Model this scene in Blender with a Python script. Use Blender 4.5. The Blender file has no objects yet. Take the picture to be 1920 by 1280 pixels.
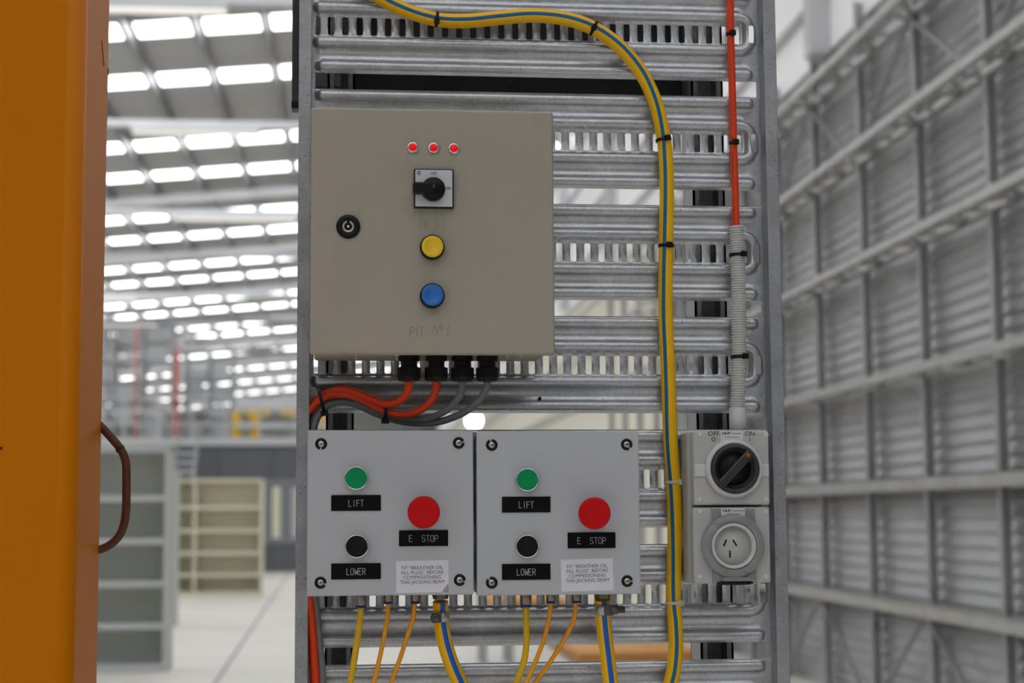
import bpy, bmesh, math, random
from mathutils import Vector, Matrix
random.seed(7)
sc = bpy.context.scene
COL = sc.collection
pi = math.pi

# ------------------------------------------------------------------ camera
F = 3150.0                                  # focal length in pixels of the 1920 px wide frame
YAW, PITCH, ROLL = math.radians(5.92), math.radians(5.88), math.radians(-0.348)
DIST, EYE = 2.22, 1.5                       # the rack's plate plane is Y = 0
CAM = Vector((0, -DIST, EYE))
_f = Vector((math.sin(YAW)*math.cos(PITCH), math.cos(YAW)*math.cos(PITCH), math.sin(PITCH)))
_r0 = Vector((math.cos(YAW), -math.sin(YAW), 0)); _u0 = _r0.cross(_f)
_r = math.cos(ROLL)*_r0 + math.sin(ROLL)*_u0
_u = math.cos(ROLL)*_u0 - math.sin(ROLL)*_r0
cam = bpy.data.cameras.new('camera'); cam.sensor_width = 36; cam.lens = 36*F/1920
cam.clip_start = .05; cam.clip_end = 500
cam.dof.use_dof = True; cam.dof.focus_distance = DIST*1.0 - .06; cam.dof.aperture_fstop = cam.lens/11.5
co = bpy.data.objects.new('camera', cam); COL.objects.link(co)
co.matrix_world = Matrix(((_r.x, _u.x, -_f.x, CAM.x), (_r.y, _u.y, -_f.y, CAM.y), (_r.z, _u.z, -_f.z, CAM.z), (0, 0, 0, 1)))
sc.camera = co

# ------------------------------------------------------------------ sky, exposure
SKY, SKYLIGHT, CLEAR = 0.065, 4.9, 0.20; PALE_GLOW = .18
w = bpy.data.worlds.new('overcast_sky'); sc.world = w; w.use_nodes = True
w.node_tree.nodes['Background'].inputs[0].default_value = (1, .985, .97, 1)
w.node_tree.nodes['Background'].inputs[1].default_value = SKY
sc.view_settings.view_transform = 'Standard'; sc.view_settings.look = 'None'
sc.view_settings.gamma = 1; sc.view_settings.use_curve_mapping = False
sc.view_settings.exposure = 0.0
sc.cycles.use_denoising = True; sc.cycles.use_adaptive_sampling = True; sc.cycles.adaptive_threshold = .025
sc.cycles.use_light_tree = False; sc.cycles.max_bounces = 6; sc.cycles.diffuse_bounces = 3; sc.cycles.glossy_bounces = 3; sc.cycles.transmission_bounces = 4

def ray(px, py):
    return _f*F + _r*(px-960) + _u*(640-py)
def P(px, py, Y=0.0):
    """point of the plane Y on the line of sight through a pixel"""
    d = ray(px, py); return CAM + d*((Y+DIST)/d.y)
_h = ray(675, 968); TH = -math.atan2(_h.x, _h.y)          # the building's axis, turned about Z
BM = Matrix.Translation((0, -DIST, 0)) @ Matrix.Rotation(TH, 4, 'Z')
BI = BM.inverted()
def bpx(px, py, by):
    """building coordinates (bx, by, z) at depth by"""
    d = BI.to_3x3() @ ray(px, py); return Vector((d.x*by/d.y, by, EYE + d.z*by/d.y))

def by_at(px, py, h): return h/(bpx(px, py, 1).z-EYE)      # depth where a line of sight reaches height h above the eye
def floor_by(py): return by_at(400, py, -EYE)

# ------------------------------------------------------------------ materials
def new_mat(name):
    m = bpy.data.materials.new(name); m.use_nodes = True
    return m, m.node_tree, m.node_tree.nodes['Principled BSDF']
def srgb(r, g, b):
    f = lambda c: (c/255/12.92) if c/255 <= .04045 else ((c/255+.055)/1.055)**2.4
    return (f(r), f(g), f(b), 1)
def mat(name, col, rough=.5, metal=0, spec=.5, vary=0, scale=40, bump=0, bscale=200, trans=0, emit=None, es=1, coat=0, stretch=None):
    m, t, b = new_mat(name); N = t.nodes; L = t.links
    b.inputs['Base Color'].default_value = col
    b.inputs['Roughness'].default_value = rough; b.inputs['Metallic'].default_value = metal
    b.inputs['Specular IOR Level'].default_value = spec
    b.inputs['Transmission Weight'].default_value = trans; b.inputs['Coat Weight'].default_value = coat
    if emit: b.inputs['Emission Color'].default_value = emit; b.inputs['Emission Strength'].default_value = es
    if vary or bump:
        tc = N.new('ShaderNodeTexCoord'); src = tc.outputs['Object']
        if stretch:
            mp = N.new('ShaderNodeMapping'); mp.inputs['Scale'].default_value = stretch; L.new(src, mp.inputs[0]); src = mp.outputs[0]
    if vary:
        n = N.new('ShaderNodeTexNoise'); n.inputs['Scale'].default_value = scale; n.inputs['Detail'].default_value = 6
        L.new(src, n.inputs['Vector'])
        mr = N.new('ShaderNodeMapRange'); mr.inputs[1].default_value = .3; mr.inputs[2].default_value = .7
        mr.inputs[3].default_value = 1-vary; mr.inputs[4].default_value = 1+vary
        L.new(n.outputs[0], mr.inputs[0])
        mx = N.new('ShaderNodeMix'); mx.data_type = 'RGBA'; mx.blend_type = 'MULTIPLY'; mx.inputs[0].default_value = 1
        mx.inputs[6].default_value = col; L.new(mr.outputs[0], mx.inputs[7]); L.new(mx.outputs[2], b.inputs['Base Color'])
    if bump:
        n2 = N.new('ShaderNodeTexNoise'); n2.inputs['Scale'].default_value = bscale; n2.inputs['Detail'].default_value = 3
        L.new(src, n2.inputs['Vector'])
        bp = N.new('ShaderNodeBump'); bp.inputs['Strength'].default_value = bump; bp.inputs['Distance'].default_value = .002
        L.new(n2.outputs[0], bp.inputs['Height']); L.new(bp.outputs[0], b.inputs['Normal'])
    return m
def galv(name, col, rough=.42, metal=.8, spots=.10):
    m, t, b = new_mat(name); N = t.nodes; L = t.links
    tc = N.new('ShaderNodeTexCoord')
    v = N.new('ShaderNodeTexVoronoi'); v.inputs['Scale'].default_value = 330; L.new(tc.outputs['Object'], v.inputs['Vector'])
    n = N.new('ShaderNodeTexNoise'); n.inputs['Scale'].default_value = 28; n.inputs['Detail'].default_value = 8; L.new(tc.outputs['Object'], n.inputs['Vector'])
    n3 = N.new('ShaderNodeTexNoise'); n3.inputs['Scale'].default_value = 260; n3.inputs['Detail'].default_value = 3; L.new(tc.outputs['Object'], n3.inputs['Vector'])
    a = N.new('ShaderNodeMapRange'); a.inputs[3].default_value = 1-spots; a.inputs[4].default_value = 1+spots; L.new(v.outputs['Color'], a.inputs[0])
    c = N.new('ShaderNodeMapRange'); c.inputs[1].default_value = .3; c.inputs[2].default_value = .7; c.inputs[3].default_value = .86; c.inputs[4].default_value = 1.1; L.new(n.outputs[0], c.inputs[0])
    d = N.new('ShaderNodeMapRange'); d.inputs[1].default_value = .27; d.inputs[2].default_value = .38; d.inputs[3].default_value = .55; d.inputs[4].default_value = 1; L.new(n3.outputs[0], d.inputs[0])
    m1 = N.new('ShaderNodeMath'); m1.operation = 'MULTIPLY'; L.new(a.outputs[0], m1.inputs[0]); L.new(c.outputs[0], m1.inputs[1])
    m2 = N.new('ShaderNodeMath'); m2.operation = 'MULTIPLY'; L.new(m1.outputs[0], m2.inputs[0]); L.new(d.outputs[0], m2.inputs[1])
    mx = N.new('ShaderNodeMix'); mx.data_type = 'RGBA'; mx.blend_type = 'MULTIPLY'; mx.inputs[0].default_value = 1
    mx.inputs[6].default_value = col; L.new(m2.outputs[0], mx.inputs[7]); L.new(mx.outputs[2], b.inputs['Base Color'])
    r = N.new('ShaderNodeMapRange'); r.inputs[3].default_value = rough-.1; r.inputs[4].default_value = rough+.12; L.new(n.outputs[0], r.inputs[0]); L.new(r.outputs[0], b.inputs['Roughness'])
    b.inputs['Metallic'].default_value = metal
    bp = N.new('ShaderNodeBump'); bp.inputs['Strength'].default_value = .12; bp.inputs['Distance'].default_value = .001
    L.new(n3.outputs[0], bp.inputs['Height']); L.new(bp.outputs[0], b.inputs['Normal'])
    return m
M = {}
M['galv'] = galv('galvanised_steel', (.54, .555, .585, 1), .37, .75)
M['galv_rail'] = galv('galvanised_rail_steel', (.41, .42, .45, 1), .42, .75)
M['galv_dark'] = galv('dull_galvanised_steel', (.34, .35, .35, 1), .55, .6)
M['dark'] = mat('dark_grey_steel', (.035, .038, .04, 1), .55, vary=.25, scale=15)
M['beige'] = mat('beige_powder_coat', srgb(168, 161, 148), .55, spec=.25, bump=.35, bscale=420, vary=.02, scale=6)
M['beige_dark'] = mat('beige_body_paint', srgb(168, 161, 142), .6, spec=.3, bump=.2, bscale=420)
M['boxgrey'] = mat('light_grey_enclosure_paint', srgb(189, 192, 197), .5, spec=.3, vary=.025, scale=9)
M['swgrey'] = mat('grey_switch_plastic', srgb(186, 186, 184), .4, spec=.4)
M['swgrey2'] = mat('pale_switch_plastic', srgb(205, 205, 205), .35, spec=.45)
M['white'] = mat('white_plastic', srgb(215, 214, 220), .4)
M['paper'] = mat('white_paper', srgb(226, 225, 236), .75, spec=.2, vary=.03, scale=60)
M['tan'] = mat('adhesive_stain', srgb(170, 160, 148), .8)
M['black'] = mat('black_plastic', (.006, .006, .0065, 1), .42, spec=.25)
M['blackm'] = mat('black_engraved_laminate', (.004, .0035, .004, 1), .4, spec=.15)
M['knob'] = mat('charcoal_knob_plastic', (.028, .03, .034, 1), .4)
M['knobd'] = mat('black_knob_plastic', (.007, .007, .008, 1), .42, spec=.2)
M['ink'] = mat('black_ink', (.02, .02, .02, 1), .8, spec=.1)
M['ink2'] = mat('grey_print', (.10, .10, .12, 1), .8, spec=.1)
M['engrave'] = mat('white_engraving', srgb(200, 200, 200), .7)
M['pencil'] = mat('pencil_graphite', srgb(128, 123, 113), .7, spec=.1)
M['clamp_shade'] = mat('shaded_zinc_clamp', (.13, .125, .115, 1), .45, .7)  # darker than the clamp band: shade painted into housing and screw
M['chrome'] = mat('chrome', (.75, .76, .78, 1), .18, 1)
M['nickel'] = mat('nickel_brass_fitting', (.26, .235, .20, 1), .35, .9)
M['steel'] = mat('zinc_steel', (.5, .49, .46, 1), .35, .9)
M['green'] = mat('green_button_plastic', srgb(0, 146, 90), .5, spec=.2)
M['red'] = mat('red_button_plastic', srgb(205, 12, 18), .4, spec=.2)
M['reddot'] = mat('red_pointer_paint', srgb(200, 60, 45), .5)
M['yellowb'] = mat('yellow_button_plastic', srgb(240, 196, 30), .4)
M['blueb'] = mat('blue_button_plastic', srgb(32, 110, 196), .4)
M['led'] = mat('red_led_lens', (.6, .005, .01, 1), .3, spec=.2, emit=(1, .004, .015, 1), es=.42)
M['hose'] = mat('yellow_pvc_hose', srgb(245, 190, 6), .38, spec=.45)
M['hoseblue'] = mat('teal_hose_stripe', srgb(0, 98, 138), .4)
M['hoseblue2'] = mat('blue_hose_stripe', srgb(10, 92, 190), .4)
M['tube_y'] = mat('yellow_polyurethane_tube', srgb(222, 180, 12), .35)
M['tube_a'] = mat('amber_polyurethane_tube', srgb(240, 162, 8), .35)
M['ring_b'] = mat('blue_collet', srgb(25, 60, 160), .4)
M['orange'] = mat('orange_cable_sheath', srgb(222, 66, 22), .5, spec=.4)
M['greyc'] = mat('grey_cable_sheath', srgb(120, 122, 124), .5)
M['conduit'] = mat('grey_conduit', srgb(200, 200, 198), .45)
M['tiewhite'] = mat('natural_nylon', srgb(205, 200, 180), .4, spec=.4)
M['paint_o'] = mat('orange_paint', srgb(206, 119, 0), .45, spec=.1, vary=.03, scale=5, bump=.05, bscale=60)
M['handle'] = mat('brown_painted_rod', srgb(96, 52, 34), .5, vary=.2, scale=80)
M['clear'] = mat('clear_polycarbonate', (.78, .78, .80, 1), .12, trans=.75, spec=.5)
M['concrete'] = mat('pale_concrete', srgb(223, 219, 212), .55, vary=.06, scale=.7, spec=.4)
M['joint'] = mat('floor_joint', srgb(150, 150, 146), .8)
M['clad'] = mat('zincalume_cladding', (.43, .435, .445, 1), .4, .45, vary=.05, scale=3)
M['girt'] = mat('galvanised_girt', (.46, .455, .435, 1), .4, .4, vary=.12, scale=6)
M['girtd'] = mat('galvanised_upright', (.46, .46, .48, 1), .45, .35, vary=.1, scale=6)
M['roof'] = mat('roof_foil_sheet', (.42, .42, .41, 1), .5, .2, vary=.06, scale=1, stretch=(.1, 3, 1))
M['purlin'] = mat('galvanised_purlin', (.33, .335, .34, 1), .38, .6, vary=.1, scale=3)
M['beamw'] = mat('white_beam_paint', srgb(208, 210, 214), .5)
M['skyl'] = mat('translucent_skylight', (.8, .9, .92, 1), .4, emit=(.98, .985, 1, 1), es=SKYLIGHT)
M['clear_st'] = mat('translucent_wall_sheet', (.75, .75, .78, 1), .5, emit=(1, .98, .97, 1), es=CLEAR)
M['pale_glow_st'] = mat('pale_glow_wall_sheet', srgb(212, 208, 194), .55, emit=(1, .97, .9, 1), es=PALE_GLOW)  # weak emission added only to brighten the far stretch of wall
M['tubelamp'] = mat('fluorescent_diffuser', (.9, .88, .84, 1), .4, emit=(1, .96, .88, 1), es=.5)
M['spot_glow'] = mat('bright_spot_glow', (.9, .95, 1, 1), .4, emit=(.92, .97, 1, 1), es=6)
M['shelfg'] = mat('light_grey_shelf_paint', srgb(190, 194, 194), .5)
M['shelfgb'] = mat('grey_green_shelf_back', srgb(196, 200, 190), .6)
M['shelfb'] = mat('cream_shelf_paint', srgb(228, 224, 200), .5)
M['office'] = mat('dark_grey_wall_panel', srgb(98, 102, 110), .55)
M['glass'] = mat('office_window_glass', srgb(120, 128, 140), .15, spec=.6)
M['frame'] = mat('grey_window_frame', srgb(140, 144, 152), .4, .3)
M['yellowp'] = mat('yellow_safety_paint', srgb(228, 184, 16), .45)
M['redp'] = mat('red_pipe_paint', srgb(182, 106, 100), .5)
M['rackg'] = mat('grey_rack_steel', srgb(176, 180, 182), .4, .3)
M['bin'] = mat('pale_storage_bin', srgb(186, 192, 194), .25, spec=.6)
M['wallfar'] = mat('far_wall_sheet', srgb(205, 208, 206), .55)
M['ply'] = mat('plywood', srgb(226, 164, 92), .6, vary=.12, scale=4, stretch=(1, 6, 6))
M['blackmark'] = mat('black_scuff', (.02, .015, .01, 1), .7)

for k in ('clear_st', 'pale_glow_st', 'tubelamp', 'spot_glow', 'led'): M[k].cycles.emission_sampling = 'NONE'

# ------------------------------------------------------------------ mesh helpers
class MB:
    def __init__(s): s.v = []; s.f = []; s.m = []; s.sm = []
    def add(s, v, f, mi=0, smooth=False):
        o = len(s.v); s.v += [tuple(x) for x in v]
        for q in f: s.f.append(tuple(i+o for i in q)); s.m.append(mi); s.sm.append(smooth)
        return s
    def bm(s, b, mi=0, smooth=False):
        b.verts.index_update()
        s.add([v.co[:] for v in b.verts], [[v.index for v in f.verts] for f in b.faces], mi, smooth); b.free(); return s
    def box(s, x0, x1, y0, y1, z0, z1, bev=0, seg=2, mi=0, rot=None):
        b = bmesh.new()
        bmesh.ops.create_cube(b, size=1)
        for v in b.verts: v.co = Vector(((x0+x1)/2+v.co.x*(x1-x0), (y0+y1)/2+v.co.y*(y1-y0), (z0+z1)/2+v.co.z*(z1-z0)))
        if bev: bmesh.ops.bevel(b, geom=b.edges[:], offset=bev, segments=seg, profile=.5, affect='EDGES')
        if rot: bmesh.ops.transform(b, matrix=rot, verts=b.verts)
        return s.bm(b, mi, False)
    def lathe(s, prof, c, n=32, ax='y', mi=0, smooth=True):
        """prof: (radius, forward); forward runs to -Y, or down -Z, or along a vector"""
        c = Vector(c)
        if ax == 'y': a, e1, e2 = Vector((0, -1, 0)), Vector((1, 0, 0)), Vector((0, 0, 1))
        elif ax == 'z': a, e1, e2 = Vector((0, 0, -1)), Vector((1, 0, 0)), Vector((0, 1, 0))
        else:
            a = Vector(ax).normalized(); e1 = a.orthogonal().normalized(); e2 = a.cross(e1)
        v = []; f = []
        for r, h in prof:
            for k in range(n):
                t = 2*pi*k/n; v.append(c + a*h + (e1*math.cos(t)+e2*math.sin(t))*r)
        for i in range(len(prof)-1):
            for k in range(n):
                f.append((i*n+k, i*n+(k+1) % n, (i+1)*n+(k+1) % n, (i+1)*n+k))
        if prof[0][0] > 1e-6: f.append(tuple(range(n))[::-1])
        if prof[-1][0] > 1e-6: f.append(tuple((len(prof)-1)*n+k for k in range(n)))
        return s.add(v, f, mi, smooth)
    def bar(s, a, b, w, h, up=(0, 0, 1), mi=0):
        a, b = Vector(a), Vector(b); d = (b-a).normalized(); up = Vector(up)
        if abs(d.dot(up)) > .98: up = Vector((0, 1, 0))
        sd = d.cross(up).normalized()*(w/2); uu = sd.cross(d).normalized()*(h/2)
        v = [p+x*sd+y*uu for p in (a, b) for x, y in ((-1, -1), (1, -1), (1, 1), (-1, 1))]
        return s.add(v, [(3, 2, 1, 0), (4, 5, 6, 7), (0, 1, 5, 4), (1, 2, 6, 5), (2, 3, 7, 6), (3, 0, 4, 7)], mi)
    def tube(s, pts, rad, n=14, res=6, stripes=(), mi=0, raw=False, front=(0, -1, 0)):
        """rad: number or f(t); stripes: list of (angle function of t in degrees, half width, material index)"""
        C = pts if raw else crom(pts, res); N = len(C); v = []; f = []; mm = []
        fr = Vector(front)
        for i, p in enumerate(C):
            t = (C[min(i+1, N-1)]-C[max(i-1, 0)]).normalized()
            nrm = (fr - t*fr.dot(t)); nrm = nrm.normalized() if nrm.length > 1e-3 else t.orthogonal().normalized()
            sd = t.cross(nrm)
            r = rad(i/(N-1)) if callable(rad) else rad
            a0 = math.radians(stripes[0][0](i/(N-1))) if stripes else 0
            for k in range(n):
                a = 2*pi*k/n+a0; v.append(p + (nrm*math.cos(a)+sd*math.sin(a))*r)
        for i in range(N-1):
            for k in range(n):
                f.append((i*n+k, (i+1)*n+k, (i+1)*n+(k+1) % n, i*n+(k+1) % n)); m = mi
                for fn, hw, smi in stripes:
                    ang = ((k+.5)*360/n - (fn(i/(N-1))-stripes[0][0](i/(N-1))) + 180) % 360 - 180
                    if abs(ang) <= hw: m = smi
                mm.append(m)
        o = len(s.v); s.v += [tuple(x) for x in v]
        for q, m in zip(f, mm): s.f.append(tuple(i+o for i in q)); s.m.append(m); s.sm.append(True)
        for cap in (tuple(range(n)), tuple((N-1)*n+k for k in range(n))[::-1]):
            s.f.append(tuple(i+o for i in cap)); s.m.append(mi); s.sm.append(False)
        return s
    def poly(s, pts, y0, y1, mi=0):
        """prism of an XZ outline between two Y planes"""
        n = len(pts); v = [(x, y0, z) for x, z in pts]+[(x, y1, z) for x, z in pts]
        f = [tuple(range(n)), tuple(range(2*n-1, n-1, -1))]+[(i, i+n, (i+1) % n+n, (i+1) % n) for i in range(n)]
        return s.add(v, f, mi)
    def build(s, name, mats, parent=None, off=None):
        me = bpy.data.meshes.new(name)
        off = Vector(off) if off is not None else (Vector(parent.location) if parent and not parent.get('_local') else Vector())
        if parent and parent.parent and off.length and not parent.get('_local'): off = Vector(parent['_wo'])
        me.from_pydata([Vector(x)-off for x in s.v], [], s.f)
        if not isinstance(mats, (list, tuple)): mats = [mats]
        for m in mats: me.materials.append(M[m] if isinstance(m, str) else m)
        me.polygons.foreach_set('material_index', s.m); me.polygons.foreach_set('use_smooth', s.sm)
        b = bmesh.new(); b.from_mesh(me); bmesh.ops.recalc_face_normals(b, faces=b.faces[:]); b.to_mesh(me); b.free()
        me.update()
        o = bpy.data.objects.new(name, me); COL.objects.link(o)
        if parent: o.parent = parent
        return o
def crom(pts, res=6):
    p = [Vector(q) for q in pts]; p = [p[0]*2-p[1]]+p+[p[-1]*2-p[-2]]; out = []
    for i in range(1, len(p)-2):
        for k in range(res):
            t = k/res; a, b, c, d = p[i-1], p[i], p[i+1], p[i+2]
            out.append(.5*((2*b)+(c-a)*t+(2*a-5*b+4*c-d)*t*t+(3*b-a-3*c+d)*t**3))
    out.append(p[-2]); return out
def setp(o, label=None, cat=None, group=None, kind=None):
    if label: o['label'] = label
    if cat: o['category'] = cat
    if group: o['group'] = group
    if kind: o['kind'] = kind
    return o
def thing(name, label, cat, loc, group=None, kind=None):
    o = bpy.data.objects.new(name, None); COL.objects.link(o); o.location = loc; o.empty_display_size = .05
    return setp(o, label, cat, group, kind)
class Root:
    """a thing in the rack's frame: parts and sub-parts are given in world coordinates"""
    def __init__(s, name, label, cat, loc, group=None, kind=None):
        s.o = thing(name, label, cat, loc, group, kind); s.loc = Vector(loc)
    def part(s, name, mb, mats, parent=None, label=None):
        o = mb.build(name, mats, None, off=s.loc); o.parent = parent or s.o
        if label: o['label'] = label
        return o
class BRoot(Root):
    """a thing in the building's frame: parts are given in building coordinates"""
    def __init__(s, name, label, cat, loc, group=None, kind=None):
        s.o = thing(name, label, cat, BM @ Vector(loc), group, kind); s.o.rotation_euler = (0, 0, TH); s.loc = Vector(loc)
def lone(name, mb, mats, label, cat, loc, group=None):
    o = mb.build(name, mats, None, off=loc); o.location = loc
    return setp(o, label, cat, group)
def text_mb(txt, size, c, align='CENTER', bold=0.0, sx=1.0, depth=.0002, space=1.0):
    cu = bpy.data.curves.new('lettering', 'FONT'); cu.body = txt; cu.size = size; cu.align_x = align; cu.align_y = 'CENTER'
    cu.extrude = depth/2; cu.offset = bold; cu.space_character = space; cu.resolution_u = 3
    ob = bpy.data.objects.new('lettering', cu); COL.objects.link(ob)
    dg = bpy.context.evaluated_depsgraph_get(); me = bpy.data.meshes.new_from_object(ob.evaluated_get(dg))
    mb = MB(); c = Vector(c)
    mb.add([(c.x+v.co.x*sx, c.y-v.co.z, c.z+v.co.y) for v in me.vertices], [tuple(p.vertices) for p in me.polygons])
    bpy.data.objects.remove(ob); bpy.data.curves.remove(cu); bpy.data.meshes.remove(me)
    return mb
ST = {  # single-stroke letters on a 0..1 x 0..1.4 grid
 'L': [[(0, 1.4), (0, 0), (.8, 0)]], 'I': [[(.4, 0), (.4, 1.4)]], 'F': [[(0, 0), (0, 1.4), (.8, 1.4)], [(0, .75), (.65, .75)]],
 'T': [[(0, 1.4), (.9, 1.4)], [(.45, 1.4), (.45, 0)]], 'O': [[(.2, 0), (0, .25), (0, 1.15), (.2, 1.4), (.65, 1.4), (.85, 1.15), (.85, .25), (.65, 0), (.2, 0)]],
 'W': [[(0, 1.4), (.2, 0), (.5, .9), (.8, 0), (1, 1.4)]], 'E': [[(.8, 0), (0, 0), (0, 1.4), (.8, 1.4)], [(0, .75), (.65, .75)]],
 'R': [[(0, 0), (0, 1.4), (.6, 1.4), (.8, 1.2), (.8, .9), (.6, .7), (0, .7)], [(.45, .7), (.85, 0)]],
 'S': [[(.85, 1.2), (.65, 1.4), (.2, 1.4), (0, 1.2), (0, .9), (.2, .72), (.65, .68), (.85, .5), (.85, .2), (.65, 0), (.2, 0), (0, .2)]],
 'P': [[(0, 0), (0, 1.4), (.6, 1.4), (.85, 1.2), (.85, .85), (.6, .65), (0, .65)]],
 'N': [[(0, 0), (.1, 1.4), (.7, 0), (.85, 1.4)]], 'o': [[(.1, .8), (.1, 1.3), (.45, 1.35), (.5, .85), (.1, .8)]], '1': [[(.4, -.3), (.5, 1.4)]],
 'C': [[(.8, 1.2), (.5, 1.4), (.1, 1.1), (.1, .3), (.5, 0), (.8, .2)]], 'B': [[(0, 0), (0, 1.4), (.6, 1.3), (.6, .9), (0, .75), (.7, .5), (.7, .1), (0, 0)]],
 '3': [[(0, 1.3), (.7, 1.4), (.3, .8), (.75, .5), (.5, 0), (0, .1)]], 'H': [[(0, 0), (0, 1.4)], [(.7, 0), (.75, 1.4)], [(0, .7), (.75, .75)]],
 ' ': []}
def strokes(mb, txt, c, h, wd, adv=1.25, sx=1.0, mi=0, slant=0):
    u = h/1.4; W_ = (len(txt)*adv-(adv-.85))*u*sx; x0 = c[0]-W_/2; z0 = c[2]-h/2
    for i, ch in enumerate(txt):
        for pl in ST[ch]:
            q = [Vector((x0+(i*adv+p[0]+slant*p[1])*u*sx, c[1], z0+p[1]*u)) for p in pl]
            for a, b in zip(q, q[1:]):
                e = (b-a).normalized()*wd*.4; mb.bar(a-e, b+e, .0002, wd, up=(e.cross(Vector((0, 1, 0)))).normalized(), mi=mi)
    return mb
def px_m(Y): return (DIST+Y)/F*1.01       # metres per pixel on a plane

# ================================================================== BUILDING
W_ = 4.03
B0, B1 = -26.0, 110.0
XL = -34.0
def fl(o): o.rotation_euler = (0, 0, TH); o.location = BM @ Vector((0, 0, 0)); return o
# ---- floor
mb = MB(); mb.box(XL-6, W_+.15, B0-6, B1+.5, -.15, 0)
floor = setp(fl(mb.build('floor', 'concrete')), 'pale smooth concrete floor of the hall', 'floor', kind='structure')
a = bpx(525, 1095, floor_by(1095)); b_ = bpx(395, 1280, floor_by(1280))
mb = MB()
a = Vector((a.x, a.y, .001)); b_ = Vector((b_.x, b_.y, .001)); d = (b_-a)
mb.bar(a-d*.6, b_+d*1.0, .035, .004)
mb.bar(Vector((XL, 21, .001)), Vector((W_, 21, .001)), .03, .004); mb.bar(Vector((XL, 34, .001)), Vector((W_, 34, .001)), .03, .004)
mb.build('control_joint', 'joint', floor)

# ---- right wall
wall = BRoot('wall_right', 'corrugated zinc wall with girts, uprights and diagonal braces', 'wall', (W_, 0, 0), kind='structure')
pitch, amp = .098, .024
def sheet(y0, y1, z0, z1, seg=9):
    m = MB(); v = []; f = []; n = int((z1-z0)/pitch*seg)
    for i in range(n+1):
        z = z0+(z1-z0)*i/n; q = ((z-z0)/pitch) % 1; x = W_+.02+amp*(q/.78 if q < .78 else (1-q)/.22)
        v += [(x, y0, z), (x, y1, z)]
    for i in range(n): f.append((2*i, 2*i+1, 2*i+3, 2*i+2))
    return m.add(v, f, 0, False)
_uy = [W_/bpx(x, 968, 1).x for x in (1893, 1754, 1643, 1553)]
up0, ups = _uy[0], (_uy[3]-_uy[0])/3
TRB = 21.0                                # beyond this the wall is pale sheeting with an added glow
KS = range(-6, int((TRB-up0)/ups)+1)
first = None
for k in KS:
    y = up0+ups*k
    if first is None: first = wall.part('cladding_sheet', sheet(y, y+ups, 0, 5.5), 'clad'); fy = y
    else:
        o = first.copy(); COL.objects.link(o); o.location.y = y-fy
yl, yh = up0+ups*min(KS), up0+ups*(max(KS)+1)
for i in range(int((B1-yh)/3)):
    y0 = yh+3*i; m = MB().box(W_+.03, W_+.04, y0, y0+2.98, 0, 5.5)
    for j in range(10): m.box(W_+.005, W_+.032, y0+.12+.3*j, y0+.2+.3*j, 0, 5.5)
    wall.part('glowing_sheet', m, 'pale_glow_st')
wall.part('cladding_sheet', sheet(B0, yl, 0, 5.5, 4), 'clad')
up = None
for k in range(min(KS), max(KS)+6):
    y = up0+ups*k
    if up is None:
        mb = MB(); mb.box(W_-.075, W_+.01, y-.004, y+.004, 0, 5.6); mb.box(W_-.075, W_-.067, y-.06, y+.004, 0, 5.6)
        up = wall.part('upright', mb, 'girtd'); uy = y
    else:
        o = up.copy(); COL.objects.link(o); o.location.y = y-uy
def girt_z(px, py, dep):
    d = bpx(px, py, 1); return EYE+(d.z-EYE)*(W_-dep)/d.x
GZ = [girt_z(1700, 1142, .2), girt_z(1700, 908, .2), girt_z(1700, 694, .31), girt_z(1732, 420, .31), girt_z(1692, 203, .31), girt_z(1563, 110, .31)]
for z, dep, kind in zip(GZ, (.2, .2, .31, .31, .31, .31), (0, 0, 1, 1, 1, 1)):
    mb = MB(); x0 = W_-.10-dep+.10
    if kind == 0:
        mb.box(x0, x0+.006, B0, B1, z-.045, z+.045); mb.box(x0, W_, B0, B1, z+.04, z+.045); mb.box(x0, W_-.02, B0, B1, z-.045, z-.04)
        wall.part('girt', mb, 'girt')
    else:
        mb.box(x0, x0+.05, B0, B1, z-.03, z+.03); mb.box(W_-.09, W_-.03, B0, B1, z-.015, z+.03)
        g = wall.part('girt_truss', mb, 'girt')
        lb = MB(); st = ups/3; y = up0+ups*min(KS); i = 0
        while y < up0+ups*(max(KS)+1):
            ya, yb = (y, y+st)
            lb.bar((x0+.025, ya, z), (W_-.06, yb if i % 2 == 0 else ya+.02, z), .035, .03)
            lb.bar((x0+.025, ya, z), (W_-.06, ya, z), .05, .02)
            y += st; i += 1
        wall.part('lacing', lb, 'girt', g)
for k in range(-2, 8):
    y = up0+ups*k
    if k % 2 == 1:
        for s in (-1, 1):
            wall.part('brace', MB().bar((W_-.08, y+s*.06, GZ[0]-.05), (W_-.08, y+s*(ups-.1), .03), .012, .05, up=(1, 0, 0)), 'girtd')
            wall.part('brace', MB().bar((W_-.08, y+s*.06, GZ[5]-.04), (W_-.08, y+s*(ups-.1), GZ[4]+.06), .012, .05, up=(1, 0, 0)), 'girtd')
# translucent sheets above the top girt
for i in range(12):
    y0 = -20+i*9.0
    wall.part('glowing_sheet', MB().box(W_+.02, W_+.03, y0, y0+8.96, 5.5, 9.2), 'clear_st')
for z in (6.0, 6.75, 7.5, 8.3): wall.part('rail', MB().box(W_-.05, W_+.015, B0, B1, z-.035, z+.035), 'girtd')
for k in range(-2, 10):
    y = 14.0+6.1*k; wall.part('mullion', MB().box(W_-.16, W_+.01, y-.12, y+.12, 5.45, 9.2), 'beamw')

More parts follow.
